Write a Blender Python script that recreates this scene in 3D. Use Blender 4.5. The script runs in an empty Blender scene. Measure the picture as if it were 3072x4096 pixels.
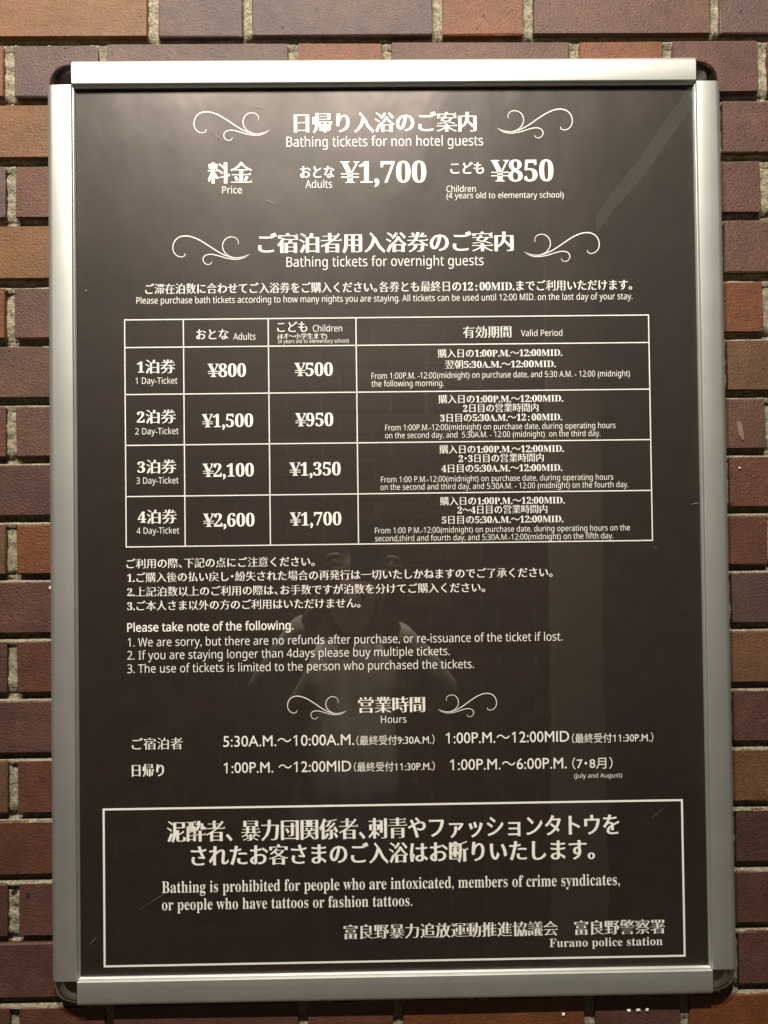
import bpy, bmesh, math, random
import numpy as np
from mathutils import Vector, Matrix
random.seed(7)
RNG = np.random.default_rng(11)
scene = bpy.context.scene
COL = scene.collection

# ---------------------------------------------------------------- camera
SZ = 1.63                                   # height of the sign's centre above the floor
cam_d = bpy.data.cameras.new('camera'); cam = bpy.data.objects.new('camera', cam_d); COL.objects.link(cam)
scene.camera = cam
cam_d.sensor_fit = 'HORIZONTAL'; cam_d.sensor_width = 36.0; cam_d.lens = 36.0 * 3050 / 3072
cam_d.clip_start = 0.005; cam_d.clip_end = 60
pitch, yaw, roll = 0.01510824, 0.01062679, -0.01236097
fwd = Vector((math.sin(yaw) * math.cos(pitch), math.cos(yaw) * math.cos(pitch), math.sin(pitch)))
r0 = Vector((math.cos(yaw), -math.sin(yaw), 0)); u0 = r0.cross(fwd)
rt = r0 * math.cos(roll) + u0 * math.sin(roll); up = -r0 * math.sin(roll) + u0 * math.cos(roll)
M = Matrix((rt, up, -fwd)).transposed().to_4x4()
M.translation = Vector((-0.01685, -0.89753, SZ + 0.00196)); cam.matrix_world = M

# ---------------------------------------------------------------- world, lamps, exposure
world = bpy.data.worlds.new('World'); scene.world = world; world.use_nodes = True
bg = world.node_tree.nodes['Background']; bg.inputs[0].default_value = (1.0, 0.86, 0.70, 1); bg.inputs[1].default_value = 0.035
LAMPS = [((-0.55, -1.30, SZ + 1.75), 275.0), ((0.03, -1.30, SZ + 1.75), 310.0)]   # ceiling spotlights aimed at the wall
LAMP_COLOUR = (1.0, 0.93, 0.825)
scene.view_settings.view_transform = 'Standard'; scene.view_settings.look = 'None'
scene.view_settings.exposure = 0.0; scene.view_settings.gamma = 1.0
scene.view_settings.use_curve_mapping = False
scene.cycles.max_bounces = 8; scene.cycles.transparent_max_bounces = 12
scene.cycles.use_denoising = True

# lettering on the poster: style, words, left mm, right mm, baseline mm, body size mm (from the sign's centre)

TEXT = [
    ('min', '日帰り入浴のご案内', -107.61, 107.1, 463.55, 25.94),
    ('sans', 'Bathing tickets for non hotel guests', -116.46, 114.51, 445.17, 16.51),
    ('min', '料金', -208.98, -157.01, 404.3, 27.91),
    ('sans', 'Price', -192.31, -169.31, 390.59, 11.85),
    ('min', 'おとな', -101.12, -60.42, 408.91, 16.65),
    ('sans', 'Adults', -94.73, -63.53, 396.35, 13.02),
    ('min', '¥1,700', -53.97, 47.16, 401.92, 35.84),
    ('min', 'こども', 75.59, 115.11, 412.45, 16.09),
    ('min', '¥850', 122.61, 196.84, 402.32, 35.91),
    ('sans', 'Children', 70.68, 105.0, 390.41, 10.35),
    ('sans', '(4 years old to elementary school)', 70.58, 208.55, 382.74, 9.59),
    ('min', 'ご宿泊者用入浴券のご案内', -151.05, 148.65, 321.72, 25.81),
    ('sans', 'Bathing tickets for overnight guests', -117.93, 113.02, 303.57, 16.43),
    ('min', 'ご滞在泊数に合わせてご入浴券をご購入ください。各券とも最終日の12：00MID.までご利用いただけます。', -282.94, 287.56, 273.96, 13.62),
    ('sans', 'Please purchase bath tickets according to how many nights you are staying. All tickets can be used until 12:00 MID. on the last day of your stay.', -293.25, 287.64, 261.88, 10.68),
    ('min', 'おとな', -224.08, -186.33, 219.96, 14.16),
    ('sans', 'Adults', -180.93, -155.02, 218.46, 11.02),
    ('min', 'こども', -129.54, -94.4, 227.74, 14.18),
    ('sans', 'Children', -87.9, -53.81, 227.29, 10.66),
    ('min', '(4才〜小学生まで)', -129.08, -71.5, 219.47, 7.38),
    ('sans', '(4 years old to elementary school)', -128.32, -46.11, 214.0, 6.47),
    ('min', '有効期間', 87.88, 144.41, 219.21, 15.39),
    ('sans', 'Valid Period', 155.86, 204.31, 219.53, 10.31),
    ('min', '1泊券', -293.33, -248.93, 181.36, 17.95),
    ('min', '2泊券', -293.76, -248.6, 122.95, 17.92),
    ('min', '3泊券', -293.66, -248.54, 64.64, 17.88),
    ('min', '4泊券', -293.67, -248.47, 6.26, 18.17),
    ('sans', '1 Day-Ticket', -295.03, -246.33, 168.01, 10.42),
    ('sans', '2 Day-Ticket', -295.73, -245.47, 109.08, 10.4),
    ('sans', '3 Day-Ticket', -294.82, -245.95, 51.61, 10.38),
    ('sans', '4 Day-Ticket', -295.03, -245.78, -6.6, 10.17),
    ('min', '¥800', -211.26, -166.5, 175.29, 21.89),
    ('min', '¥500', -110.09, -65.22, 175.32, 21.92),
    ('min', '¥1,500', -218.5, -158.71, 116.55, 21.85),
    ('min', '¥950', -109.9, -65.35, 116.52, 21.87),
    ('min', '¥2,100', -218.2, -158.47, 58.74, 21.8),
    ('min', '¥1,350', -117.25, -57.37, 58.9, 21.83),
    ('min', '¥2,600', -218.17, -158.23, 0.64, 21.76),
    ('min', '¥1,700', -117.32, -57.23, 0.73, 21.79),
    ('min', '購入日の1:00P.M.〜12:00MID.', 57.99, 203.91, 196.0, 11.24),
    ('min', '翌朝5:30A.M.〜12:00MID.', 65.95, 196.09, 182.94, 11.24),
    ('sans', 'From 1:00P.M. -12:00(midnight) on purchase date, and 5:30 A.M. - 12:00 (midnight)', -20.09, 283.07, 171.16, 9.9),
    ('sans', 'the following morning.', -20.2, 64.32, 161.97, 9.89),
    ('min', '購入日の1:00P.M.〜12:00MID.', 58.08, 204.15, 142.29, 11.22),
    ('min', '2日目の営業時間内', 86.67, 174.89, 131.43, 11.22),
    ('min', '3日目の5:30A.M.〜12：00MID.', 59.68, 202.44, 120.43, 11.21),
    ('sans', 'From 1:00P.M.-12:00(midnight) on purchase date, during operating hours', -4.87, 265.13, 110.45, 9.5),
    ('sans', 'on the second day, and  5:30A.M. - 12:00 (midnight)  on the third day.', -4.98, 247.02, 101.33, 9.5),
    ('min', '購入日の1:00P.M.〜12:00MID.', 58.37, 204.02, 83.4, 11.2),
    ('min', '2・3日目の営業時間内', 80.7, 180.22, 72.7, 11.19),
    ('min', '4日目の5:30A.M.〜12:00MID.', 60.24, 201.77, 61.17, 11.19),
    ('sans', 'From 1:00 P.M.-12:00(midnight) on purchase date, during operating hours', -10.48, 261.39, 49.92, 9.48),
    ('sans', 'on the second and third day, and 5:30A.M. - 12:00 (midnight) on the fourth day.', -11.13, 278.91, 41.02, 9.48),
    ('min', '購入日の1:00P.M.〜12:00MID.', 58.37, 203.87, 22.99, 11.18),
    ('min', '2〜4日目の営業時間内', 78.52, 183.36, 12.58, 11.17),
    ('min', '5日目の5:30A.M.〜12:00MID.', 59.97, 202.16, 1.09, 11.17),
    ('sans', 'From 1:00 P.M.-12:00(midnight) on purchase date, during operating hours on the', -18.23, 279.94, -9.54, 9.46),
    ('sans', 'second,third and fourth day, and 5:30A.M.-12:00(midnight) on the fifth day.', -18.07, 260.22, -18.74, 9.46),
    ('min', 'ご利用の際、下記の点にご注意ください。', -307.07, -88.75, -45.73, 12.57),
    ('min', '1.ご購入後の払い戻し・紛失された場合の再発行は一切いたしかねますのでご了承ください。', -306.38, 188.43, -61.93, 12.58),
    ('min', '2.上記泊数以上のご利用の際は、お手数ですが泊数を分けてご購入ください。', -306.5, 109.41, -78.49, 12.57),
    ('min', '3.ご本人さま以外の方のご利用はいただけません。', -306.62, -36.26, -94.71, 12.55),
    ('sansb', 'Please take note of the following.', -306.79, -114.28, -119.87, 13.9),
    ('sans', '1. We are sorry, but there are no refunds after purchase, or re-issuance of the ticket if lost.', -306.12, 198.63, -137.07, 13.91),
    ('sans', '2. If you are staying longer than 4days please buy multiple tickets.', -306.76, 66.81, -152.1, 13.9),
    ('sans', '3. The use of tickets is limited to the person who purchased the tickets.', -306.87, 94.92, -167.59, 13.89),
    ('min', '営業時間', -40.13, 37.62, -216.27, 20.39),
    ('sans', 'Hours', -13.92, 15.66, -229.59, 11.63),
    ('min', 'ご宿泊者', -302.45, -243.68, -255.21, 15.08),
    ('hel', '5:30A.M.〜10:00A.M.', -196.86, -45.4, -254.35, 18.02),
    ('hel', '（最終受付9:30A.M.）', -42.66, 47.95, -253.97, 11.94),
    ('hel', '1:00P.M.〜12:00MID', 61.1, 204.85, -254.38, 18.08),
    ('hel', '（最終受付11:30P.M.）', 208.07, 303.02, -255.3, 11.96),
    ('min', '日帰り', -302.6, -265.41, -286.07, 16.26),
    ('hel', '1:00P.M. 〜12:00MID', -196.69, -49.11, -284.72, 17.76),
    ('hel', '（最終受付11:30P.M.）', -45.92, 47.83, -284.57, 11.93),
    ('hel', '1:00P.M.〜6:00P.M.', 65.56, 201.53, -285.29, 18.02),
    ('hel', '（7・8月）', 207.94, 254.93, -285.24, 14.48),
    ('sans', '(July and August)', 210.11, 265.85, -296.63, 7.09),
    ('min', '泥酔者、 暴力団関係者、刺青やファッションタトウを', -262.71, 261.68, -361.04, 26.67),
    ('min', 'されたお客さまのご入浴はお断りいたします。', -235.47, 232.85, -389.19, 26.06),
    ('ser', 'Bathing is prohibited for people who are intoxicated, members of crime syndicates,', -269.04, 260.95, -421.04, 19.28),
    ('ser', 'or people who have tattoos or fashion tattoos.', -269.19, 19.66, -440.88, 18.86),
    ('min', '富良野暴力追放運動推進協議会\u3000富良野警察署', -60.06, 313.11, -476.55, 18.5),
    ('ser', 'Furano police station', 178.2, 309.63, -491.06, 13.89),
]

# ---------------------------------------------------------------- helpers
def link(o, parent=None):
    COL.objects.link(o)
    if parent: o.parent = parent
    return o
def empty(name, loc, label, cat, group=None):
    o = bpy.data.objects.new(name, None); link(o); o.location = loc; o.empty_display_size = 0.05
    o['label'] = label; o['category'] = cat
    if group: o['group'] = group
    return o
def mesh_obj(name, verts, faces, mat, parent=None, smooth=False):
    me = bpy.data.meshes.new(name); me.from_pydata(verts, [], faces); me.update()
    if mat: me.materials.append(mat)
    if smooth: me.polygons.foreach_set('use_smooth', [True] * len(me.polygons))
    return link(bpy.data.objects.new(name, me), parent)
def bm_obj(name, bm, mat, parent=None, smooth=False):
    me = bpy.data.meshes.new(name); bm.to_mesh(me); bm.free()
    if mat: me.materials.append(mat)
    if smooth: me.polygons.foreach_set('use_smooth', [True] * len(me.polygons))
    return link(bpy.data.objects.new(name, me), parent)
def box_bm(x0, x1, y0, y1, z0, z1, bev=0, seg=1):
    bm = bmesh.new(); bmesh.ops.create_cube(bm, size=1)
    for v in bm.verts:
        v.co = ((x0 + x1) / 2 + v.co.x * (x1 - x0), (y0 + y1) / 2 + v.co.y * (y1 - y0), (z0 + z1) / 2 + v.co.z * (z1 - z0))
    if bev: bmesh.ops.bevel(bm, geom=bm.edges[:], offset=bev, segments=seg, affect='EDGES', profile=0.5)
    return bm

# ---------------------------------------------------------------- materials
def new_mat(name):
    m = bpy.data.materials.new(name); m.use_nodes = True
    nt = m.node_tree; b = nt.nodes['Principled BSDF']
    return m, nt, b
def N(nt, kind, **kw):
    n = nt.nodes.new(kind)
    for k, v in kw.items(): setattr(n, k, v)
    return n
def noise(nt, vec, scale, detail=4, rough=0.55):
    n = N(nt, 'ShaderNodeTexNoise'); n.inputs['Scale'].default_value = scale
    n.inputs['Detail'].default_value = detail; n.inputs['Roughness'].default_value = rough
    if vec: nt.links.new(vec, n.inputs['Vector'])
    return n
def ramp(nt, src, p0, p1, c0=(0, 0, 0, 1), c1=(1, 1, 1, 1)):
    r = N(nt, 'ShaderNodeValToRGB'); e = r.color_ramp.elements
    e[0].position = p0; e[0].color = c0; e[1].position = p1; e[1].color = c1
    nt.links.new(src, r.inputs[0]); return r
def mix(nt, fac, a, b, mode='MIX'):
    m = N(nt, 'ShaderNodeMix', data_type='RGBA', blend_type=mode)
    for sock, v in ((m.inputs[0], fac), (m.inputs[6], a), (m.inputs[7], b)):
        if hasattr(v, 'is_linked'): nt.links.new(v, sock)
        else: sock.default_value = v
    return m.outputs[2]
def bump(nt, height, strength, dist, normal=None):
    b = N(nt, 'ShaderNodeBump'); b.inputs['Strength'].default_value = strength; b.inputs['Distance'].default_value = dist
    nt.links.new(height, b.inputs['Height'])
    if normal: nt.links.new(normal, b.inputs['Normal'])
    return b.outputs[0]
def plain(name, col, rough=0.6, metal=0.0, spec=0.5):
    m, nt, b = new_mat(name); b.inputs['Base Color'].default_value = (*col, 1)
    b.inputs['Roughness'].default_value = rough; b.inputs['Metallic'].default_value = metal
    b.inputs['Specular IOR Level'].default_value = spec
    return m

def brick_material():
    m, nt, b = new_mat('fired_brick')
    g = N(nt, 'ShaderNodeNewGeometry').outputs['Position']; oi = N(nt, 'ShaderNodeObjectInfo')
    at = N(nt, 'ShaderNodeAttribute', attribute_name='tint'); at.attribute_type = 'GEOMETRY'
    base = mix(nt, 1.0, oi.outputs['Color'], at.outputs['Color'], 'MULTIPLY')
    n1 = noise(nt, g, 14, 5, 0.6); n2 = noise(nt, g, 60, 4, 0.6); n3 = noise(nt, g, 420, 2)
    tone = ramp(nt, n1.outputs[0], 0.32, 0.70, (0.70, 0.66, 0.66, 1), (1.22, 1.16, 1.08, 1))
    c = mix(nt, 0.85, base, tone.outputs[0], 'MULTIPLY')
    warm = ramp(nt, n2.outputs[0], 0.35, 0.75, (0.78, 0.78, 0.80, 1), (1.20, 1.16, 1.10, 1))
    c = mix(nt, 0.8, c, warm.outputs[0], 'MULTIPLY')
    v = N(nt, 'ShaderNodeTexVoronoi'); v.inputs['Scale'].default_value = 75; nt.links.new(g, v.inputs['Vector'])
    pit = ramp(nt, v.outputs['Distance'], 0.07, 0.14)
    sel = ramp(nt, noise(nt, g, 23, 2).outputs[0], 0.52, 0.60)         # only some cells carry a dark iron spot
    spot = mix(nt, sel.outputs[0], (1, 1, 1, 1), pit.outputs[0])
    c = mix(nt, 0.6, c, spot, 'MULTIPLY')
    v2 = N(nt, 'ShaderNodeTexVoronoi'); v2.inputs['Scale'].default_value = 48; nt.links.new(g, v2.inputs['Vector'])
    fl = ramp(nt, v2.outputs['Distance'], 0.04, 0.09, (1, 1, 1, 1), (0, 0, 0, 1))
    sel2 = ramp(nt, noise(nt, g, 31, 2).outputs[0], 0.60, 0.66)
    flf = mix(nt, 1.0, fl.outputs[0], sel2.outputs[0], 'MULTIPLY')
    c = mix(nt, flf, c, (0.24, 0.17, 0.12, 1))
    c = mix(nt, 1.0, c, (0.285, 0.270, 0.285, 1), 'MULTIPLY')
    sp = ramp(nt, noise(nt, g, 520, 3, 0.7).outputs[0], 0.33, 0.67, (0.66, 0.66, 0.66, 1), (1.36, 1.34, 1.30, 1))
    c = mix(nt, 0.8, c, sp.outputs[0], 'MULTIPLY')
    nt.links.new(c, b.inputs['Base Color'])
    b.inputs['Roughness'].default_value = 0.50; b.inputs['Specular IOR Level'].default_value = 0.30
    mp = N(nt, 'ShaderNodeMapping'); mp.inputs['Scale'].default_value = (1, 1, 2.1); nt.links.new(g, mp.inputs[0])
    nb = bump(nt, noise(nt, mp.outputs[0], 210, 5, 0.72).outputs[0], 0.75, 0.0015)
    nb = bump(nt, n3.outputs[0], 0.7, 0.0010, nb)
    nb = bump(nt, spot, 0.5, 0.0008, nb)
    nt.links.new(nb, b.inputs['Normal'])
    return m
def mortar_material():
    m, nt, b = new_mat('sandy_mortar')
    g = N(nt, 'ShaderNodeNewGeometry').outputs['Position']
    n1 = noise(nt, g, 300, 5, 0.7); n2 = noise(nt, g, 9, 4)
    c = ramp(nt, n1.outputs[0], 0.34, 0.68, (0.090, 0.080, 0.057, 1), (0.34, 0.305, 0.225, 1))
    t = ramp(nt, n2.outputs[0], 0.3, 0.7, (0.8, 0.82, 0.8, 1), (1.1, 1.06, 1.0, 1))
    nt.links.new(mix(nt, 1.0, c.outputs[0], t.outputs[0], 'MULTIPLY'), b.inputs['Base Color'])
    b.inputs['Roughness'].default_value = 0.95; b.inputs['Specular IOR Level'].default_value = 0.15
    nb = bump(nt, n1.outputs[0], 1.0, 0.003); nb = bump(nt, noise(nt, g, 900, 3).outputs[0], 0.6, 0.001, nb)
    nt.links.new(nb, b.inputs['Normal'])
    return m
def aluminium(name, axis):
    m, nt, b = new_mat(name)
    g = N(nt, 'ShaderNodeNewGeometry').outputs['Position']
    mp = N(nt, 'ShaderNodeMapping'); mp.inputs['Scale'].default_value = (4, 900, 900) if axis == 'x' else (900, 900, 4)
    nt.links.new(g, mp.inputs[0])
    n = noise(nt, mp.outputs[0], 1.0, 3); n2 = noise(nt, g, 22, 3)
    c = ramp(nt, n.outputs[0], 0.3, 0.7, (0.40, 0.405, 0.38, 1), (0.46, 0.465, 0.435, 1))
    c2 = ramp(nt, n2.outputs[0], 0.35, 0.7, (0.94, 0.94, 0.94, 1), (1.03, 1.03, 1.02, 1))
    nt.links.new(mix(nt, 1.0, c.outputs[0], c2.outputs[0], 'MULTIPLY'), b.inputs['Base Color'])
    b.inputs['Metallic'].default_value = 0.84; b.inputs['Roughness'].default_value = 0.47
    nt.links.new(bump(nt, n.outputs[0], 0.10, 0.0002), b.inputs['Normal'])
    return m
def poster_material():
    m, nt, b = new_mat('brown_print')
    g = N(nt, 'ShaderNodeNewGeometry').outputs['Position']
    c = ramp(nt, noise(nt, g, 40, 4).outputs[0], 0.3, 0.7, (0.0115, 0.0072, 0.0052, 1), (0.0140, 0.0090, 0.0066, 1))
    nt.links.new(c.outputs[0], b.inputs['Base Color']); b.inputs['Roughness'].default_value = 0.55
    b.inputs['Specular IOR Level'].default_value = 0.3
    return m
def cover_material():
    """clear film: most light goes straight through, a sharp mirror reflection and a hazy one on its slightly wavy face"""
    m, nt, b = new_mat('clear_film'); nt.nodes.remove(b)
    out = nt.nodes['Material Output']
    g = N(nt, 'ShaderNodeNewGeometry').outputs['Position']
    mp = N(nt, 'ShaderNodeMapping'); mp.inputs['Scale'].default_value = (1.0, 1.0, 0.55); nt.links.new(g, mp.inputs[0])
    wav = noise(nt, mp.outputs[0], 7.5, 2, 0.45); dent = noise(nt, mp.outputs[0], 26, 2, 0.5)
    fine = noise(nt, g, 900, 2)
    nb_soft = bump(nt, wav.outputs[0], 1.0, 0.0055); nb_soft = bump(nt, dent.outputs[0], 1.0, 0.0009, nb_soft)
    nb_sharp = bump(nt, wav.outputs[0], 1.0, 0.00035)
    tr = N(nt, 'ShaderNodeBsdfTransparent'); tr.inputs[0].default_value = (0.97, 0.97, 0.965, 1)
    g1 = N(nt, 'ShaderNodeBsdfGlossy'); g1.inputs['Roughness'].default_value = 0.012; nt.links.new(nb_sharp, g1.inputs['Normal'])
    g2 = N(nt, 'ShaderNodeBsdfGlossy'); g2.inputs['Roughness'].default_value = 0.325; g2.inputs[0].default_value = (1.0, .84, .77, 1); nt.links.new(nb_soft, g2.inputs['Normal'])
    df = N(nt, 'ShaderNodeBsdfDiffuse'); df.inputs[0].default_value = (0.62, 0.56, 0.52, 1)
    mh = N(nt, 'ShaderNodeMixShader'); mh.inputs[0].default_value = 0.0165
    nt.links.new(tr.outputs[0], mh.inputs[1]); nt.links.new(g2.outputs[0], mh.inputs[2])
    md = N(nt, 'ShaderNodeMixShader')
    scr = ramp(nt, noise(nt, g, 60, 4).outputs[0], 0.4, 0.7, (0.0008, 0.0008, 0.0008, 1), (0.0028, 0.0028, 0.0028, 1))
    nt.links.new(scr.outputs[0], md.inputs[0]); nt.links.new(mh.outputs[0], md.inputs[1]); nt.links.new(df.outputs[0], md.inputs[2])
    lw = N(nt, 'ShaderNodeLayerWeight'); lw.inputs[0].default_value = 0.5      # Schlick's approximation, the same on both faces
    pw = N(nt, 'ShaderNodeMath', operation='POWER'); nt.links.new(lw.outputs['Facing'], pw.inputs[0]); pw.inputs[1].default_value = 5
    ml = N(nt, 'ShaderNodeMath', operation='MULTIPLY_ADD'); nt.links.new(pw.outputs[0], ml.inputs[0]); ml.inputs[1].default_value = 0.96; ml.inputs[2].default_value = 0.036
    ms = N(nt, 'ShaderNodeMixShader'); nt.links.new(ml.outputs[0], ms.inputs[0])
    nt.links.new(md.outputs[0], ms.inputs[1]); nt.links.new(g1.outputs[0], ms.inputs[2])
    nt.links.new(ms.outputs[0], out.inputs['Surface'])
    return m
def knit_material():
    m, nt, b = new_mat('cream_knit')
    tc = N(nt, 'ShaderNodeTexCoord').outputs['Object']
    w = N(nt, 'ShaderNodeTexWave', wave_type='BANDS', bands_direction='X'); w.inputs['Scale'].default_value = 5
    w.inputs['Distortion'].default_value = 2.2; w.inputs['Detail'].default_value = 2; w.inputs['Detail Scale'].default_value = 2.5
    nt.links.new(tc, w.inputs[0])
    c = ramp(nt, w.outputs[1], 0.1, 0.8, (0.56, 0.51, 0.43, 1), (0.70, 0.65, 0.56, 1))
    nt.links.new(c.outputs[0], b.inputs['Base Color']); b.inputs['Roughness'].default_value = 0.95
    nt.links.new(bump(nt, w.outputs[1], 0.6, 0.006), b.inputs['Normal'])
    return m

M_BRICK = brick_material(); M_MORTAR = mortar_material()
M_ALU_X = aluminium('satin_aluminium_horizontal', 'x'); M_ALU_Z = aluminium('satin_aluminium_vertical', 'z')
M_CHROME = plain('dark_chrome', (0.46, 0.44, 0.41), 0.10, 1.0)
M_POSTER = poster_material(); M_WHITE = plain('white_ink', (0.80, 0.785, 0.74), 0.7, 0, 0.3)
M_COVER = cover_material(); M_BLACK = plain('black_plastic', (0.012, 0.012, 0.012), 0.6)
M_PLASTER = plain('pale_plaster', (0.27, 0.235, 0.18), 0.9)
M_FLOOR = plain('dark_tile', (0.10, 0.085, 0.07), 0.5); M_CEIL = plain('painted_ceiling', (0.16, 0.145, 0.125), 0.95)

# ---------------------------------------------------------------- the setting seen in the film: floor, ceiling
def struct(name, bm, mat):
    o = bm_obj(name, bm, mat); o['kind'] = 'structure'; return o
CZ = SZ + 1.80
struct('floor', box_bm(-1.9, 1.9, -4.3, 0.25, -0.10, 0.0), M_FLOOR)
struct('ceiling', box_bm(-1.9, 1.9, -4.3, 0.25, CZ, CZ + 0.12), M_CEIL)

# ---------------------------------------------------------------- brick wall behind the sign
wall = empty('brick_wall', (0, 0.05, 0), 'dark red and tan Flemish bond brick wall behind the framed sign', 'wall')
wall.location = (0, 0, 0)
ROW_TOPS = [572.5, 500.5, 428.2, 357.0, 284.4, 214.9, 145.3, 76.4, 7.2, -60.7, -130.1, -200.1, -269.7, -340.3, -411.8, -482.3, -554.8]
def row_top(i):
    if i < 0: return ROW_TOPS[0] + 70.4 * (-i)
    if i < len(ROW_TOPS): return ROW_TOPS[i]
    return ROW_TOPS[-1] - 70.4 * (i - len(ROW_TOPS) + 1)
EVEN = [-780, -668, -444, -335, -109, 3, 226, 338, 452, 676, 788]
ODD = [-834, -610, -498, -274, -162, 64, 172, 396, 508, 732, 844]
O1 = (0.375, 0.180, 0.054); O2 = (0.360, 0.132, 0.042); TN = (0.300, 0.165, 0.076); PU = (0.205, 0.128, 0.104)
BR = (0.235, 0.125, 0.080); RD = (0.255, 0.108, 0.062); RP = (0.210, 0.102, 0.072); PD = (0.150, 0.080, 0.064)
PICK = {  # (course, left joint mm) -> colour seen in the photograph
    (-1, -498): O1, (-1, -274): PU, (-1, -162): PU, (-1, 64): O2, (-1, 172): BR, (-1, 396): PU,
    (0, -668): O2, (0, -444): PU, (0, -335): PU, (0, -109): O2, (0, 3): BR, (0, 226): O2, (0, 338): RP, (0, 452): RD,
    (1, -498): O1, (2, -668): PU, (2, -444): RD, (3, -498): O1, (4, -668): O2, (4, -444): BR, (5, -498): BR, (6, -668): RD,
    (6, -444): BR, (7, -498): RP, (8, -668): TN, (8, -444): O2, (9, -498): RP, (10, -668): RP, (10, -444): RD, (11, -498): RP,
    (12, -668): TN, (12, -444): RD, (13, -498): RD, (14, -668): RP, (14, -444): RP, (15, -498): RP, (16, -668): RD, (16, -444): RD,
    (1, 396): RP, (2, 338): RP, (3, 396): BR, (4, 338): O2, (5, 396): TN, (6, 338): BR, (7, 396): RD, (8, 338): RD,
    (9, 396): PU, (10, 338): TN, (11, 396): RP, (12, 338): TN, (13, 396): PD, (14, 338): RP, (15, 396): RP, (16, 338): O2,
    (16, -335): RP, (16, -109): RD, (16, 3): O2, (16, 226): RP}
PALETTE = [O1, O2, TN, PU, BR, RD, RP, PD, RD, RP]
def brick_geom(L, H, depth, seed):
    """a slightly uneven brick: bevelled box whose corners wander by a fraction of a millimetre"""
    bm = box_bm(-L / 2, L / 2, 0, depth, -H / 2, H / 2, 0.0011, 1)
    rr = random.Random(seed)
    for v in bm.verts:
        v.co.x += rr.uniform(-1, 1) * 0.0006; v.co.z += rr.uniform(-1, 1) * 0.0006; v.co.y += rr.uniform(-1, 1) * 0.0003
    return bm
shared = {}
def brick_mesh(L, H, k):
    key = (round(L, 3), k)
    if key not in shared:
        bm = brick_geom(L, H, 0.095, hash(key) % 1000)
        me = bpy.data.meshes.new('brick'); bm.to_mesh(me); bm.free(); me.materials.append(M_BRICK)
        a = me.attributes.new('tint', 'FLOAT_COLOR', 'POINT'); a.data.foreach_set('color', [1.0] * (4 * len(me.vertices)))
        shared[key] = me
    return shared[key]
bricks = {}
for i in range(-2, 19):
    js = EVEN if i % 2 == 0 else ODD
    H = row_top(i) - row_top(i + 1) - 10.3
    for a, b_ in zip(js[:-1], js[1:]):
        if b_ < -700 or a > 700: continue
        L = b_ - a - 11.5
        me = brick_mesh(round(L) / 1000, 0.0600, random.randrange(3))
        o = link(bpy.data.objects.new('brick', me), wall)
        cx = (a + b_) / 2 + random.uniform(-0.8, 0.8)
        if (i, a) in PICK and 338 <= a <= 396: cx = (a + b_) / 2
        o.location = (cx / 1000, random.uniform(-0.0004, 0.0009), SZ + (row_top(i) - 30.2) / 1000)
        o.rotation_euler = (random.uniform(-.004, .004), random.uniform(-.0035, .0035), random.uniform(-.004, .004))
        o.scale = (1, 1, H / 60.0)
        c = PICK.get((i, a)) or random.choice(PALETTE)
        j = random.uniform(0.94, 1.06); o.color = (c[0] * j, c[1] * j, c[2] * j, 1)
        bricks[(i, a)] = o
# the courses above, below and beside those: one mass of bricks
def brick_mass(name, courses, parent, y, facing=1):
    V = []; F = []; T = []
    for z0, z1, a, b_ in courses:
        n = len(V); c = random.choice(PALETTE); j = random.uniform(.9, 1.1)
        d = 0.095 * facing
        for (x, yy, z) in ((a, y, z0), (b_, y, z0), (b_, y, z1), (a, y, z1), (a, y + d, z0), (b_, y + d, z0), (b_, y + d, z1), (a, y + d, z1)):
            V.append((x + random.uniform(-.0006, .0006), yy + random.uniform(-.0006, .0006), z)); T += [c[0] * j, c[1] * j, c[2] * j, 1]
        fs = [(0, 1, 2, 3), (3, 2, 6, 7), (0, 4, 5, 1), (1, 5, 6, 2), (0, 3, 7, 4)]
        F += [tuple(n + k for k in (q if facing > 0 else q[::-1])) for q in fs]
    o = mesh_obj(name, V, F, M_BRICK, parent); o['kind'] = 'stuff'; o.color = (1, 1, 1, 1)
    at = o.data.attributes.new('tint', 'FLOAT_COLOR', 'POINT'); at.data.foreach_set('color', T)
    return o
def flemish(x0, x1, zlo, zhi, skip=None):
    out = []; i = -18
    while True:
        zt = SZ + row_top(i) / 1000; zb = zt - 0.0601; i += 1
        if zb > zhi: continue
        if zt < zlo - 0.001: break
        x = -2.20 if (i - 1) % 2 == 0 else -2.20 - 0.168; k = 0
        while x < x1:
            w = 0.224 if k % 2 == 0 else 0.112; k += 1
            a, b_ = x + 0.006, x + w - 0.006; x += w
            if b_ < x0 or a > x1: continue
            if skip and skip(i - 1, a, b_): continue
            out.append((max(zb, 0.004), min(zt, zhi), max(a, x0), min(b_, x1)))
    return [c for c in out if c[1] - c[0] > .004 and c[3] - c[2] > .004]
def near_edge(i, right):
    js = EVEN if i % 2 == 0 else ODD
    if right: return max(b_ for a, b_ in zip(js[:-1], js[1:]) if a <= 700) / 1000 + 0.006
    return min(a for a, b_ in zip(js[:-1], js[1:]) if b_ >= -700) / 1000 - 0.006
mass = []
for c in flemish(-1.7, 1.7, 0.0, CZ - 0.004):
    i = min(range(-18, 60), key=lambda k: abs(SZ + row_top(k) / 1000 - 0.03 - (c[0] + c[1]) / 2))
    if -2 <= i < 19:
        lo, hi = near_edge(i, False), near_edge(i, True)
        if c[3] > lo and c[2] < hi:
            if c[2] < lo - 0.01: mass.append((c[0], c[1], c[2], lo - 0.005))
            elif c[3] > hi + 0.01: mass.append((c[0], c[1], hi + 0.005, c[3]))
            continue
    mass.append(c)
brick_mass('brick_course', mass, wall, 0.0)
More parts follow.
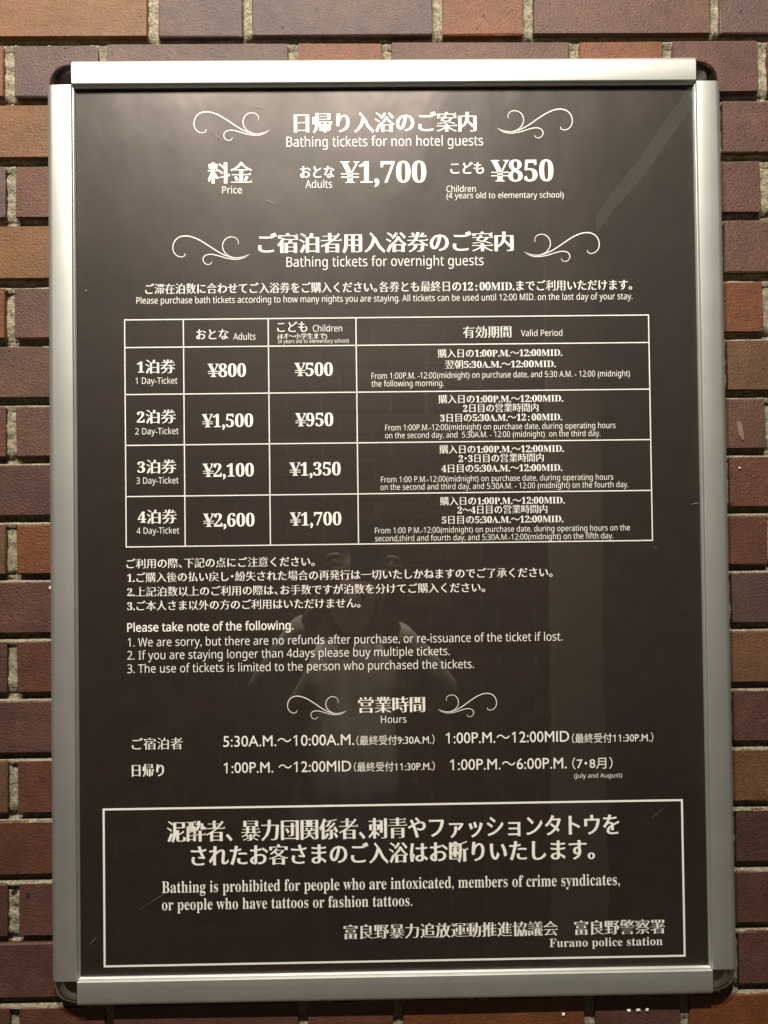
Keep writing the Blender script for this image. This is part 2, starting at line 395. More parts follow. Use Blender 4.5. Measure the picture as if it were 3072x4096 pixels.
# mortar: one gritty sheet recessed between the bricks, really uneven
gx = np.arange(-0.70, 0.7001, 0.0030)
gz = []; depth = []                              # weathered bed joints: a ledge at the bottom, raked back towards the top
for i in range(18, -3, -1):
    lo = row_top(i + 1) / 1000 if i < 18 else row_top(19) / 1000
    top_prev = row_top(i + 1) / 1000; hj = 0.0103
    for t in (-.10, .06, .18, .30, .42, .55, .70, .85, 1.0, 1.1):
        q = min(max((t - .0) / .19, 0), 1); gz.append(top_prev + t * hj); depth.append(0.0006 + 0.0105 * q * q * (3 - 2 * q) if t < .95 else 0.0085)
    zt = row_top(i) / 1000 - .0016; zb = top_prev + 1.1 * hj
    for k in range(1, 18): gz.append(zb + (zt - zb) * k / 18); depth.append(0.0058)
gz = np.array(gz); depth = np.array(depth)
X, Z = np.meshgrid(gx, gz)
rough = RNG.normal(0, 1.0, X.shape); rough = (rough + np.roll(rough, 1, 1) + np.roll(rough, 1, 0)) / 1.73
low = np.sin(X * 61 + 2 * np.sin(Z * 23)) * np.sin(Z * 57 + 1.3) + np.sin(X * 137 + Z * 300)
Y = depth[:, None] + 0.00075 * rough + 0.0007 * low
Y = np.maximum(Y, 0.0004)
nv = X.size; V = np.stack([X, Y, Z + SZ], -1).reshape(-1, 3)
idx = np.arange(nv).reshape(X.shape)
Fq = np.stack([idx[:-1, :-1], idx[:-1, 1:], idx[1:, 1:], idx[1:, :-1]], -1).reshape(-1, 4)
me = bpy.data.meshes.new('mortar'); me.vertices.add(nv); me.vertices.foreach_set('co', V.ravel())
me.loops.add(Fq.size); me.loops.foreach_set('vertex_index', Fq.ravel().astype(np.int32))
me.polygons.add(len(Fq)); me.polygons.foreach_set('loop_start', np.arange(0, Fq.size, 4, dtype=np.int32))
me.update(calc_edges=True); me.materials.append(M_MORTAR)
link(bpy.data.objects.new('mortar', me), wall)
mesh_obj('mortar', [(-1.7, .0155, 0), (1.7, .0155, 0), (1.7, .0155, CZ - .002), (-1.7, .0155, CZ - .002), (-1.7, .11, 0), (1.7, .11, 0), (1.7, .11, CZ - .002), (-1.7, .11, CZ - .002)],
         [(0, 1, 2, 3), (1, 5, 6, 2), (5, 4, 7, 6), (4, 0, 3, 7), (3, 2, 6, 7), (0, 4, 5, 1)], M_MORTAR, wall)
# marks on single bricks: a chalky smear, two drill holes, crumbs of white mortar
def blob(name, cx, cz, rx, rz, mat, parent, y=-0.0013, tilt=0.0, n=14, rough=0.25, thick=0.0010):
    rr = random.Random(int(cx * 9999 + cz * 77)); pts = []
    for k in range(n):
        t = 2 * math.pi * k / n; s = 1 + rr.uniform(-rough, rough)
        u, w = rx * math.cos(t) * s, rz * math.sin(t) * s
        pts.append((cx + u * math.cos(tilt) - w * math.sin(tilt), cz + u * math.sin(tilt) + w * math.cos(tilt)))
    V = [(p[0], y, SZ + p[1]) for p in pts] + [(p[0], y + thick + .002, SZ + p[1]) for p in pts] + [(cx, y - thick * .5, SZ + cz)]
    F = [(2 * n, k, (k + 1) % n)[::1] for k in range(n)] + [(k, n + k, n + (k + 1) % n, (k + 1) % n) for k in range(n)]
    o = mesh_obj(name, V, F, mat, None); o.parent = parent; o.matrix_parent_inverse = parent.matrix_basis.inverted(); return o
M_CHALK = plain('chalky_smear', (0.125, 0.085, 0.066), 0.9); M_CRUMB = plain('mortar_crumb', (0.55, 0.50, 0.40), 0.95); M_HOLE = plain('hole_shadow', (0.004, 0.003, 0.003), 1.0)
blob('chalk_smear', .4160, .1070, .0030, .0125, M_CHALK, bricks[(6, 338)], tilt=.20, thick=.0002)
blob('drill_hole', -.4265, -.4245, .0026, .0028, M_HOLE, bricks[(14, -444)], thick=.0002)
blob('drill_hole', -.4445, -.4235, .0036, .0032, M_HOLE, wall, y=.0045, thick=.0002)
for cx, cz, s in ((.4140, .0625, .0014), (.195, -.5735, .0022), (.2715, -.5705, .0028), (.283, -.570, .0030), (.293, -.5698, .0028), (-.3975, -.0680, .0032), (-.391, -.0655, .0022)):
    blob('mortar_crumb', cx, cz, s * .8, s * .6, M_CRUMB, wall, y=-.0014, n=8, rough=.35, thick=.0012)

# ---------------------------------------------------------------- the framed sign
sign = empty('framed_sign', (0, 0, SZ), 'dark brown bath ticket price notice in a silver snap frame', 'sign')
FI_X, FI_Z = 0.3645, 0.5167                     # inner edges of the rail faces
PROF = [(0.0, 1.2), (0.0, 9.2), (0.5, 11.4), (1.5, 13.4), (2.9, 15.0), (4.6, 16.1), (6.4, 16.75), (7.6, 17.0), (28.7, 17.0), (29.3, 16.85),
        (29.6, 16.4), (30.2, 13.9), (29.9, 13.7), (29.9, 13.2), (30.6, 13.0), (31.9, 10.7), (31.9, 9.6), (26, 9.6), (26, 1.2)]
PROF = [(u / 1000, w / 1000) for u, w in PROF]
def rail(kind):
    V = []; F = []; n = len(PROF)
    half = (FI_X - 0.0005) if kind in 'TB' else (FI_Z - 0.0012)
    for s in (-half, half):
        for u, w in PROF:
            off = 0.0296 - u
            if kind == 'T': V.append((s, -w, FI_Z + off))
            if kind == 'B': V.append((s, -w, -FI_Z - off))
            if kind == 'L': V.append((-FI_X - off, -w, s))
            if kind == 'R': V.append((FI_X + off, -w, s))
    for k in range(n): F.append((k, (k + 1) % n, n + (k + 1) % n, n + k))
    F.append(tuple(range(n))[::-1]); F.append(tuple(range(n, 2 * n)))
    o = mesh_obj('frame_rail', V, F, M_ALU_X if kind in 'TB' else M_ALU_Z, sign)
    bm = bmesh.new(); bm.from_mesh(o.data); bmesh.ops.recalc_face_normals(bm, faces=bm.faces[:]); bm.to_mesh(o.data); bm.free()
    for p in o.data.polygons: p.use_smooth = len(p.vertices) == 4
    o.data.set_sharp_from_angle(angle=math.radians(22))
    o['label'] = {'T': 'top rail of the silver frame', 'B': 'bottom rail of the silver frame', 'L': 'left rail of the silver frame', 'R': 'right rail of the silver frame'}[kind]
    return o
for k in 'TBLR': rail(k)
def cap(sx, sz):
    prof = [(0.0005, 16.6), (12, 16.6), (19.6, 16.4), (20.2, 15.6), (20.9, 15.5), (21.6, 15.8), (22.8, 15.6), (24.6, 14.2), (26.6, 12.6), (28.3, 9.9), (29.0, 6.9), (29.1, 1.2)]
    V = []; F = []; S = 18; n = len(prof)
    for k in range(S + 1):
        t = math.pi / 2 * k / S
        for r, w in prof:
            q = 1 - 0.05 * math.sin(2 * t) ** 2 * (r / 29.1) * -1          # slightly squarer than a true quarter circle
            V.append((sx * (FI_X + 0.0004 + r * q * math.cos(t) / 1000), -w / 1000, sz * (FI_Z - 0.0004 + r * q * math.sin(t) / 1000)))
    for k in range(S):
        for j in range(n - 1):
            a = k * n + j; F.append((a, a + 1, a + n + 1, a + n))
    o = mesh_obj('corner_cap', V, F, M_CHROME, sign, True)
    bm = bmesh.new(); bm.from_mesh(o.data); bmesh.ops.remove_doubles(bm, verts=bm.verts[:], dist=1e-5); bmesh.ops.recalc_face_normals(bm, faces=bm.faces[:])
    if sum(f.normal.y * f.calc_area() for f in bm.faces) > 0: bmesh.ops.reverse_faces(bm, faces=bm.faces[:])
    bm.to_mesh(o.data); bm.free()
    return o
for sx in (-1, 1):
    for sz in (-1, 1): cap(sx, sz)
bm_obj('back_panel', box_bm(-FI_X - .012, FI_X + .012, -.0076, -.0014, -FI_Z - .012, FI_Z + .012), M_BLACK, sign)
poster = bm_obj('poster', box_bm(-FI_X - .006, FI_X + .006, -.0082, -.0078, -FI_Z - .006, FI_Z + .006), M_POSTER, sign)
bm_obj('cover_sheet', box_bm(-FI_X - .006, FI_X + .006, -.0095, -.0089, -FI_Z - .006, FI_Z + .006), M_COVER, sign)
INK_Y = -0.0086
cover = [o for o in sign.children if o.name.startswith('cover_sheet')][0]
M_SCR = plain('film_scratch', (0.13, 0.12, 0.11), 0.6)
for pts, w in (([(-157, 495), (-151, 492.5), (-140, 491.5)], .32), ([(-205, 466), (-198, 458), (-190, 452)], .5), ([(-140, 382), (-132, 378)], .4), ([(-352, 278), (-350.5, 277.2)], .9),
               ([(352, 20), (357, 21), (361, 21.6)], .45), ([(308, -28.5), (309, -31)], .6), ([(311, -30), (311.6, -31)], .5), ([(300, -343), (312, -334)], .22), ([(-352, -478), (-345, -470)], .35),
               ([(-296, -440), (-272, -425), (-262, -420)], .22), ([(322, 348), (322.6, 346.5)], .6), ([(331, 322), (331.6, 320.5)], .6), ([(336, 220), (336.4, 218.5)], .6), ([(-103, 340), (-96, 337)], .35)):
    V = []; F = []
    for i, (x, z) in enumerate(pts):
        w2 = w * (0.35 if i in (0, len(pts) - 1) and len(pts) > 2 else 1)
        V += [(x / 1000, -.00955, (z - w2) / 1000), (x / 1000, -.00955, (z + w2) / 1000)]
    for i in range(len(pts) - 1): F.append((2 * i, 2 * i + 2, 2 * i + 3, 2 * i + 1))
    mesh_obj('scratch', V, F, M_SCR, cover)

# ---------------------------------------------------------------- lettering
tmp_curve = bpy.data.curves.new('tmp', 'FONT'); tmp_curve.size = 1.0; tmp_curve.resolution_u = 3
tmp_obj = bpy.data.objects.new('tmp', tmp_curve)
tmp_scene_view = bpy.data.scenes.new('glyphs'); tmp_scene_view.collection.objects.link(tmp_obj)
def raw(s):
    tmp_curve.body = s
    vl = tmp_scene_view.view_layers[0]; vl.update(); dg = vl.depsgraph
    me = tmp_obj.evaluated_get(dg).to_mesh()
    V = np.zeros(len(me.vertices) * 3); me.vertices.foreach_get('co', V)
    F = [tuple(p.vertices) for p in me.polygons]
    tmp_obj.evaluated_get(dg).to_mesh_clear()
    return V.reshape(-1, 3)[:, :2].copy(), F
def boundary(F):
    use = {}
    for f in F:
        for a, b in zip(f, f[1:] + f[:1]): use[(a, b)] = 1
    return [(a, b) for (a, b) in use if (b, a) not in use]
def offset(V, F, ax, ay):
    """move the outline: upright edges outward by ax, level edges by ay (negative: inward)"""
    E = boundary(F); nrm = {}
    for a, b in E:
        d = V[b] - V[a]; l = np.hypot(*d)
        if l < 1e-7: continue
        n = np.array([d[1], -d[0]]) / l; o = ax * n[0] ** 2 + ay * n[1] ** 2
        nrm.setdefault(a, []).append((n, o)); nrm.setdefault(b, []).append((n, o))
    W = V.copy(); lim = 1.8 * max(abs(ax), abs(ay))
    for v, L in nrm.items():
        if len(L) >= 2:
            (n1, o1), (n2, o2) = L[0], L[1]; det = n1[0] * n2[1] - n1[1] * n2[0]
            if abs(det) > 0.25: d = np.array([(o1 * n2[1] - o2 * n1[1]) / det, (n1[0] * o2 - n2[0] * o1) / det])
            else:
                m = n1 + n2; m = m / (np.hypot(*m) + 1e-9); d = m * (o1 + o2) / 2
        else: d = L[0][0] * L[0][1]
        k = np.hypot(*d)
        if k > lim: d = d * lim / k
        W[v] = V[v] + d
    return W
def serif_marks(V, F):
    """the little triangle at the right end of a level brush stroke"""
    E = boundary(F); nxt = dict(E); prv = {b: a for a, b in E}; out = []
    for a, b in E:
        d = V[b] - V[a]; l = np.hypot(*d)
        if not 0.02 < l < 0.12 or d[1] / l < 0.93: continue          # outward normal points right
        c, p = nxt.get(b), prv.get(a)
        if c is None or p is None: continue
        e1, e2 = V[c] - V[b], V[a] - V[p]
        if -e1[0] > 0.09 and e2[0] > 0.06 and abs(e1[1]) < .25 * abs(e1[0]) and abs(e2[1]) < .25 * abs(e2[0]):
            x, y = V[b]; out.append(((x + .008, y - l), (x + .008, y), (x - .035, y + .062), (x - .105, y)))
    return out
glyphs = {}
def mapped(ch, style):
    o = ord(ch)
    if style in ('sans', 'sansb'): bases = (0x1D5A0, 0x1D5BA, 0x1D7E2)
    elif style in ('min', 'ser'): bases = (0x1D400, 0x1D41A, 0x1D7CE)
    else: return '～' if ch == '〜' else ('𝟣' if ch == '1' else ch)
    if 65 <= o <= 90: return chr(bases[0] + o - 65)
    if 97 <= o <= 122: return chr(bases[1] + o - 97)
    if 48 <= o <= 57: return chr(bases[2] + o - 48)
    return '～' if ch == '〜' else ch
def glyph(ch, style, small=False):
    key = (ch, style, small)
    if key in glyphs: return glyphs[key]
    if ch == '：':
        V, F, adv = glyph(':', style, small); V = V.copy(); V[:, 0] += (0.56 - adv) / 2; glyphs[key] = (V, F, 0.56); return glyphs[key]
    if ch == '¥':
        V, F, adv = glyph('Y', style, small); V = V.copy(); F = list(F); k = len(V); x0, x1 = V[:, 0].min() + .03, V[:, 0].max() - .03
        for y in (0.165, 0.270): V = np.vstack([V, [(x0, y), (x1, y), (x1, y + .034), (x0, y + .034)]]); F = F + [(k, k + 1, k + 2, k + 3)]; k += 4
        adv = 0.60
        V[:, 1] *= 1.05
    else:
        g = mapped(ch, style)
        V, _f = raw(g + '一'); adv = V[:, 0].max() - 0.960
        if ch in ' 　': V, F = np.zeros((0, 2)), []
        else: V, F = raw(g)
        if ch == '　': adv = 1.0
        cjk = ord(ch) > 0x2E7F
        if len(V):
            marks = []
            if style == 'min':
                if ord(ch) >= 0x4E00 and ord(ch) < 0xA000:
                    V = offset(V, F, 0.012, -0.014) if small else offset(V, F, 0.040 if small is None else 0.031, -0.016); marks = serif_marks(V, F)
                elif cjk: V = offset(V, F, 0.017, -0.003) if small else offset(V, F, 0.036, 0.002)
                elif ch in '.,:': V = offset(V, F, 0.022, 0.022)
                elif ch in '()-': V = offset(V, F, 0.008, 0.0)
                else: V = offset(V, F, 0.002 if small else 0.010, -0.004)
            elif style == 'sansb': V = offset(V, F, 0.016, 0.012)
            elif style == 'sans': V = offset(V, F, -0.005, -0.005)
            elif style == 'ser': V = offset(V, F, -0.007, 0.0)
            elif style == 'hel' and ch == '1': V = V * 0.955; V = offset(V, F, 0.003, 0.003)
            elif style == 'hel' and not cjk: V = offset(V, F, 0.003, 0.003)
            for q in marks:
                k = len(V); V = np.vstack([V, np.array(q)]); F = list(F) + [(k, k + 1, k + 2, k + 3)]
        if ch in '、。': adv = 0.52
        if ch == '・': V[:, 0] -= 0.25; adv = 0.5
        if ch == '（': V[:, 0] -= 0.5; adv = 0.5
        if ch == '）': adv = 0.5
        if ch == '〜' and style == 'min': V[:, 0] -= 0.04; adv = 0.92
        if style == 'min' and not cjk and ch.isalnum(): adv = adv * 1.0
    glyphs[key] = (V, F, adv)
    return glyphs[key]
def kind_of(style, size):
    if size > 24: return 'heading_text'
    if style == 'min' or size > 13: return 'text_line'
    return 'small_text_line'
def write(style, words, x0, x1, base, size):
    Vs = []; Fs = []; pen = 0.0; n = 0
    for ch in words:
        V, F, adv = glyph(ch, style, None if size > 24 else size < 15.5)
        if len(V):
            W = V.copy(); W[:, 0] += pen; Vs.append(W); Fs += [tuple(n + i for i in f) for f in F]; n += len(W)
        pen += adv
    P = np.vstack(Vs); lo, hi = P[:, 0].min(), P[:, 0].max()
    sx = (x1 - x0) / (hi - lo)
    dark_first = 0
    V3 = [((x0 + (p[0] - lo) * sx) / 1000, INK_Y, (base + p[1] * size) / 1000) for p in P]
    o = mesh_obj(kind_of(style, size), V3, Fs, M_WHITE, poster)
    return o
for row in TEXT: write(*row)
bpy.data.scenes.remove(tmp_scene_view); bpy.data.objects.remove(tmp_obj); bpy.data.curves.remove(tmp_curve)

def flat(name, x0, x1, z0, z1, y=INK_Y):
    mesh_obj(name, [(x0 / 1000, y, z0 / 1000), (x1 / 1000, y, z0 / 1000), (x1 / 1000, y, z1 / 1000), (x0 / 1000, y, z1 / 1000)], [(0, 1, 2, 3)], M_WHITE, poster)
TX0, TX1, TZ0, TZ1, LW = -307.2, 306.2, -21.6, 243.1, 0.62
for z in (TZ1, 210.7, 155.8, 96.5, 36.9, TZ0): flat('table_line', TX0 - LW, TX1 + LW, z - LW, z + LW)
for x in (TX0, -238.9, -140.0, -37.5, TX1): flat('table_line', x - LW, x + LW, TZ0 + LW, TZ1 - LW, INK_Y - .00002)
BW = 1.15
for z in (-324.2, -503.8): flat('box_line', -335.4 - BW, 335.2 + BW, z - BW, z + BW)
for x in (-335.4, 335.2): flat('box_line', x - BW, x + BW, -503.8 + BW, -324.2 - BW, INK_Y - .00002)

# scroll ornaments: three tapering pen strokes each
STROKES = [
    ([(52, 75), (50, 84), (38, 89), (20, 85), (6, 72), (0, 52), (5, 28), (20, 10), (45, 1), (75, 3), (110, 16), (150, 40), (190, 66), (225, 84), (260, 94), (295, 92), (331, 78)], 2.2, 4.6),
    ([(280, 38), (281, 25), (272, 12), (254, 6), (234, 10), (219, 24), (213, 45), (219, 66), (235, 83), (258, 93), (285, 95)], 1.8, 3.6),
    ([(167, 110), (161, 119), (148, 122), (135, 115), (129, 101), (135, 87), (150, 80), (172, 80), (200, 87), (235, 97), (275, 101), (305, 94), (331, 78)], 1.8, 3.8)]
def smooth_path(p, n=6):
    out = []
    for i in range(len(p) - 1):
        a = p[max(i - 1, 0)]; b = p[i]; c = p[i + 1]; d = p[min(i + 2, len(p) - 1)]
        for k in range(n):
            t = k / n
            out.append(tuple(0.5 * (2 * b[j] + (c[j] - a[j]) * t + (2 * a[j] - 5 * b[j] + 4 * c[j] - d[j]) * t * t + (3 * b[j] - a[j] - 3 * c[j] + d[j]) * t ** 3) for j in (0, 1)))
    return out + [p[-1]]
def ornament(xa, xb, ztop, zbot, mirror):
    V = []; F = []
    for li, (pts, w0, w1) in enumerate(STROKES):
        P = smooth_path(pts); m = len(P); n0 = len(V)
        for i, (x, y) in enumerate(P):
            q = P[min(i + 1, m - 1)]; p = P[max(i - 1, 0)]; dx, dy = q[0] - p[0], q[1] - p[1]; l = math.hypot(dx, dy) + 1e-9
            t = i / (m - 1); w = (w0 + (w1 - w0) * max(0, math.sin(math.pi * min(1, t * 1.0)) ) * (0.35 + .65 * t)) / 2 * 1.15
            if t > .93: w *= max(.15, (1 - t) / .07)
            for s in (-1, 1):
                X = (x - s * dy / l * w) / 331; Zv = (y + s * dx / l * w) / 122
                X = 1 - X if mirror else X
                V.append(((xa + X * (xb - xa)) / 1000, INK_Y - .00002 * li, (ztop + Zv * (zbot - ztop)) / 1000))
        for i in range(m - 1):
            a = n0 + 2 * i; q = (a, a + 2, a + 3, a + 1); F.append(q if mirror else q[::-1])
    o = mesh_obj('scroll_ornament', V, F, M_WHITE, poster)
    bm = bmesh.new(); bm.from_mesh(o.data)
    fl = [f for f in bm.faces if f.normal.y > 0]
    if fl: bmesh.ops.reverse_faces(bm, faces=fl)
    bm.to_mesh(o.data); bm.free()
ornament(-224.5, -135.4, 487.4, 453.2, False); ornament(130.9, 220.2, 487.8, 453.6, True)
ornament(-250.4, -160.4, 341.2, 307.2, False); ornament(160.2, 249.6, 341.2, 307.2, True)
ornament(-122.1, -53.1, -196.9, -223.8, False); ornament(51.9, 120.8, -196.9, -223.8, True)

# ---------------------------------------------------------------- ceiling downlights (two light the wall, the third is added for the person)
M_LENS, _nt, _b = new_mat('lamp_lens'); _b.inputs['Emission Color'].default_value = (*LAMP_COLOUR, 1); _b.inputs['Emission Strength'].default_value = 6
M_CAN = plain('lamp_can', (0.05, 0.05, 0.05), 0.4, 0.6)
for k, (loc, watts) in enumerate(LAMPS + [((0.30, -0.52, SZ + 1.75), 300.0)]):
    L = empty('ceiling_spotlight', loc, ('small black ceiling spotlight above the left edge of the sign', 'small black ceiling spotlight above the middle of the sign', 'small black ceiling spotlight added to brighten the person mirrored in the sign')[k], 'spotlight', 'ceiling spotlights')
    aim = (Vector((loc[0] * .15, 0.0, SZ - 0.05)) - Vector(loc)).normalized()
    if k == 2: aim = (Vector((-0.03, -1.45, 1.0)) - Vector(loc)).normalized()  # added lamp, aimed to brighten the person mirrored in the film
    rot = aim.to_track_quat('-Z', 'Y')
    def ring(name, r0, r1, z0, z1, mat, capd=False):
        V = []; F = []; n = 24
        for r, z in ((r0, z0), (r1, z1)):
            for i in range(n): V.append(Vector((r * math.cos(2 * math.pi * i / n), r * math.sin(2 * math.pi * i / n), z)))
        F = [(i, (i + 1) % n, n + (i + 1) % n, n + i) for i in range(n)]
        if capd: F.append(tuple(range(n))[::-1]); F.append(tuple(range(n, 2 * n)))
        o = mesh_obj(name, [tuple(v) for v in V], F, mat, L); o.rotation_mode = 'QUATERNION'; return o
    h = ring('housing', .040, .034, -.012, .085, M_CAN, False); h.rotation_quaternion = rot
    t = ring('back_plate', .034, .034, .085, .089, M_CAN, True); t.rotation_quaternion = rot
    g = ring('lens', .028, .028, .028, .031, M_LENS, True); g.rotation_quaternion = rot
    ring('stem', .009, .009, .045, CZ - loc[2] - .002, M_CAN, True).location = (0, -.062, 0)
    ld = bpy.data.lights.new('spot', 'SPOT'); ld.energy = watts; ld.color = LAMP_COLOUR; ld.spot_size = math.radians(125 if k < 2 else 54); ld.spot_blend = 0.7
    ld.shadow_soft_size = 0.022; lo = link(bpy.data.objects.new('spot', ld), L); lo.rotation_mode = 'QUATERNION'; lo.rotation_quaternion = rot

# ---------------------------------------------------------------- what the film mirrors: far wall, pillar, ceiling trim, the photographer
far = empty('brick_wall', (0, -1.57, 0), 'brick wall across the passage, mirrored faintly in the sign', 'wall')
o = brick_mass('brick_course', flemish(-1.7, 0.528, 0.0, CZ - .004), None, -1.57, -1); o.parent = far; o.location = (0, 1.57, 0)
mesh_obj('mortar', [(-1.7, -.009, 0), (.528, -.009, 0), (.528, -.009, CZ - .002), (-1.7, -.009, CZ - .002), (-1.7, -.11, 0), (.528, -.11, 0), (.528, -.11, CZ - .002), (-1.7, -.11, CZ - .002)],
         [(3, 2, 1, 0), (2, 6, 5, 1), (6, 7, 4, 5), (7, 3, 0, 4), (7, 6, 2, 3), (1, 5, 4, 0)], M_MORTAR, far)
pil = bm_obj('pillar', box_bm(-.085, .085, -.085, .085, 0, CZ - .003, .004, 2), M_PLASTER); pil.location = (0.617, -1.625, 0.001)
pil['label'] = 'plain pale pillar at the end of the far brick wall, seen in the sign'; pil['category'] = 'pillar'
M_STRIP, _nt, _b = new_mat('trim_glow'); _b.inputs['Base Color'].default_value = (.7, .66, .58, 1)
_b.inputs['Emission Color'].default_value = (1.0, .90, .76, 1); _b.inputs['Emission Strength'].default_value = 0.42  # ceiling trim with its own glow, standing in for light falling on it
strip = empty('glowing_trim', (1.34, -2.65, CZ), 'long pale ceiling trim given a faint glow, beside the sign', 'trim')
bm_obj('trim_face', box_bm(-.038, .038, -1.12, 1.12, -.024, -.006, .004, 1), M_STRIP, strip); bm_obj('housing', box_bm(-.045, .045, -1.15, 1.15, -.006, -.0005), M_CAN, strip)  # housing here is the dark body of the trim, not of a lamp

M_KNIT = knit_material(); M_SKIN = plain('skin', (0.42, 0.25, 0.18), 0.55); M_HAIR = plain('hair', (0.03, 0.02, 0.015), 0.5); M_CLOTH = plain('grey_trousers', (0.07, 0.07, 0.075), 0.9); M_BOOT = plain('boot', (0.03, 0.02, 0.015), 0.6)
def skin(name, chains, mat, parent, root=0, sub=2):
    """chains: lists of (x, y, z, radius); a shared point joins two chains"""
    vs = []; rs = []; es = []; key = {}
    for ch in chains:
        last = None
        for x, y, z, r in ch:
            k = (round(x, 4), round(y, 4), round(z, 4))
            if k not in key: key[k] = len(vs); vs.append((x, y, z)); rs.append(r)
            if last is not None and last != key[k]: es.append((last, key[k]))
            last = key[k]
    me = bpy.data.meshes.new(name); me.from_pydata(vs, es, []); me.update(); me.materials.append(mat)
    o = bpy.data.objects.new(name, me); link(o, parent)
    o.modifiers.new('skin', 'SKIN'); o.modifiers['skin'].use_smooth_shade = True
    sv = me.skin_vertices[0].data
    for i, r in enumerate(rs):
        sv[i].radius = r if isinstance(r, tuple) else (r, r); sv[i].use_root = (i == root)
    m = o.modifiers.new('sub', 'SUBSURF'); m.levels = sub; m.render_levels = sub
    return o
person = empty('person', (-0.085, -1.34, 0), 'person in a cream cable knit sweater holding up a phone, mirrored in the sign', 'person')
PZ = 0.0
SH = [(-.155, -.01, 1.225), (.155, -.01, 1.225)]; EL = [(-.235, .20, 1.175), (.232, .20, 1.175)]; WR = [(-.080, .36, 1.420), (.088, .36, 1.395)]
HD = [(-.028, .405, 1.535), (.106, .405, 1.525)]
arms = [[(0, 0, 1.215, .075), (*SH[k], .058), (*EL[k], .040), (*WR[k], .027)] for k in (0, 1)]
body = [[(0, 0, .86, .12), (0, 0, 1.0, .105), (0, 0, 1.13, .115), (0, 0, 1.215, .075), (0, .005, 1.275, .048), (0, .015, 1.315, .050)]]
for k in (0, 1):
    s = -1 if k == 0 else 1
    body.append(arms[k]); body.append([(0, 0, .86, .12), (s * .085, 0, .78, .082), (s * .09, .01, .45, .052), (s * .09, -.01, .09, .036), (s * .10, .09, .035, .032), (s * .10, .14, .03, .026)])
    # palm and five fingers closed on the phone's edge
    wx, wy, wz = WR[k]; hx, hy, hz = HD[k]; px = hx + (-.010 if k == 0 else .010)
    body.append([(wx, wy, wz, .027), (px, wy + .03, hz - .045, .024), (px, wy + .04, hz - .012, .022)])
    inw = 1 if k == 0 else -1
    for j, (dz, ln) in enumerate(((.020, .030), (.002, .034), (-.016, .032), (-.034, .025))):
        body.append([(px, wy + .04, hz - .012, .022), (px - inw * .006, hy + .008, hz + dz, .0085), (px + inw * .006, hy + .040, hz + dz + .004, .008), (px + inw * (.008 + ln * .5), hy + .046, hz + dz + .006, .007)])
    body.append([(px, wy + .03, hz - .045, .024), (px + inw * .010, hy - .012, hz - .030, .010), (px + inw * .030, hy - .006, hz - .004, .008)])
skin('body', body, M_SKIN, person)
# head: an egg with brow, nose, lips, chin and eye sockets
bm = bmesh.new(); bmesh.ops.create_uvsphere(bm, u_segments=28, v_segments=20, radius=1)
for v in bm.verts:
    x, y, z = v.co
    w = 1 - 0.28 * max(0, -z) ** 1.6
    X, Y_, Zv = x * .073 * w, y * .094 * (1 - .10 * max(0, -z)), z * .112
    if y > .2:
        Y_ += .020 * math.exp(-(x / .16) ** 2 - ((z + .12) / .20) ** 2)                    # nose
        Y_ += .007 * math.exp(-(x / .28) ** 2 - ((z + .48) / .07) ** 2) + .007 * math.exp(-(x / .25) ** 2 - ((z + .62) / .07) ** 2)   # lips
        Y_ += .008 * math.exp(-(x / .3) ** 2 - ((z + .88) / .14) ** 2)                     # chin
        for e in (-1, 1): Y_ -= .010 * math.exp(-((x - e * .40) / .20) ** 2 - ((z - .05) / .13) ** 2)
    v.co = (X, Y_ + .02, Zv + 1.425)
head = bm_obj('head', bm, M_SKIN, person, True)
for e in (-1, 1):
    bm = bmesh.new(); bmesh.ops.create_icosphere(bm, subdivisions=2, radius=.012); bmesh.ops.translate(bm, verts=bm.verts[:], vec=(e * .030, .093, 1.431)); bm_obj('eye', bm, M_HAIR, head, True)
    bm = bmesh.new(); bmesh.ops.create_icosphere(bm, subdivisions=2, radius=1)
    for v in bm.verts: v.co = (v.co.x * .009 + e * .074, v.co.y * .017 + .012, v.co.z * .030 + 1.418)
    bm_obj('ear', bm, M_SKIN, head, True)
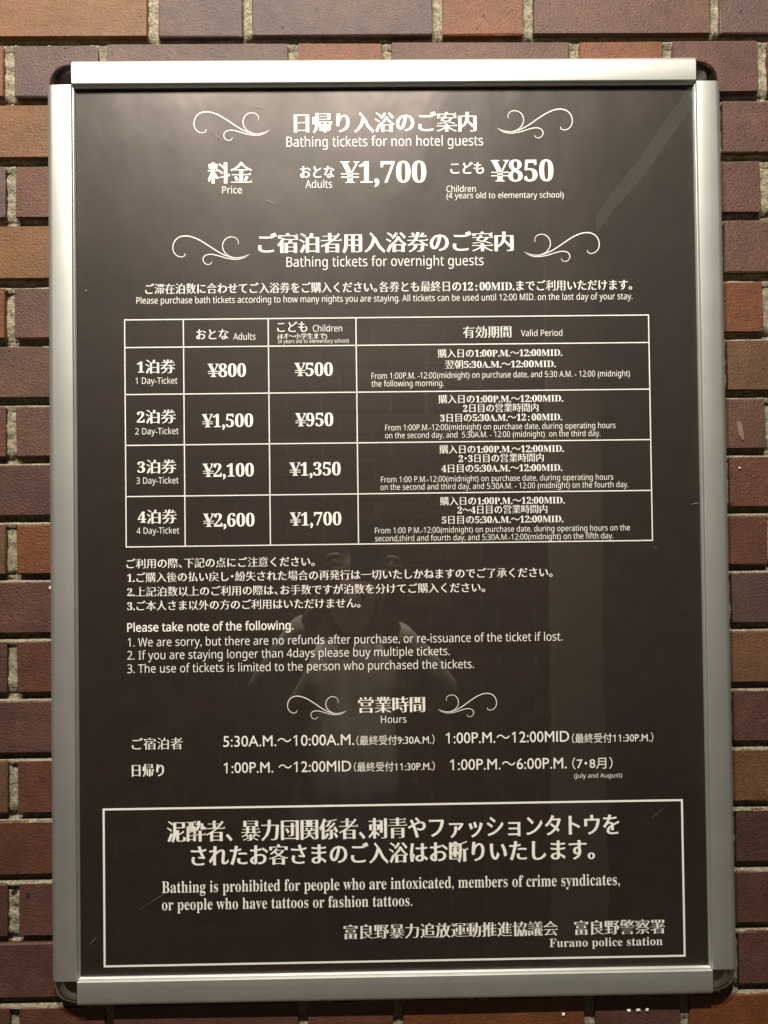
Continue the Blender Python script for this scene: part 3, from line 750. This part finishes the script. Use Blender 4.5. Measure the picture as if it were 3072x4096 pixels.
bm = bmesh.new(); bmesh.ops.create_uvsphere(bm, u_segments=28, v_segments=20, radius=1)
for v in bm.verts:                                       # bobbed hair: open over the face, down to the jaw at the sides
    x, y, z = v.co; front = max(0, y)
    drop = 1.0 if z > 0 else 1.25
    X, Y_, Zv = x * .092, y * .108, z * .125 * drop
    if y > .25 and z < .45: Y_ = .25 * .108 - .012 * (y - .25)
    v.co = (X, Y_ + .002, Zv + 1.435)
bm_obj('hair', bm, M_HAIR, person, True)
sw = [[(0, 0, .82, (.165, .125)), (0, 0, .90, (.175, .130)), (0, 0, 1.05, (.165, .125)), (0, 0, 1.16, (.15, .115)), (0, 0, 1.215, .095), (0, .005, 1.265, .066)]]
for k in (0, 1): sw.append([(0, 0, 1.215, .095), (*SH[k], .080), (*EL[k], .062), tuple(np.array(EL[k]) * .45 + np.array(WR[k]) * .55) + (.055,), tuple(np.array(EL[k]) * .08 + np.array(WR[k]) * .92) + (.040,)])
skin('sweater', sw, M_KNIT, person)
skin('trousers', [[(0, 0, .84, .13), (s * .085, 0, .77, .095), (s * .09, .01, .45, .068), (s * .09, -.01, .13, .058)] for s in (-1, 1)], M_CLOTH, person)
for s in (-1, 1): skin('boot', [[(s * .09, -.01, .20, .052), (s * .09, -.01, .055, .054), (s * .10, .08, .046, .046), (s * .10, .14, .042, .040)]], M_BOOT, person)
ph = bm_obj('phone', box_bm(-.036, .036, -.004, .004, -.074, .074, .0035, 2), plain('phone_shell', (.03, .03, .033), .3)); ph.location = (-.043, -.914, SZ - .058)
ph['label'] = 'dark phone held up in both hands of the person'; ph['category'] = 'phone'
for dx, dz in ((.024, .060), (.007, .050), (.024, .040)):
    bm = bmesh.new(); bmesh.ops.create_cone(bm, cap_ends=True, segments=20, radius1=.0065, radius2=.006, depth=.003)
    bmesh.ops.rotate(bm, verts=bm.verts[:], matrix=Matrix.Rotation(math.pi / 2, 3, 'X')); bmesh.ops.translate(bm, verts=bm.verts[:], vec=(dx, .0055, dz)); bm_obj('camera_lens', bm, M_BLACK, ph)
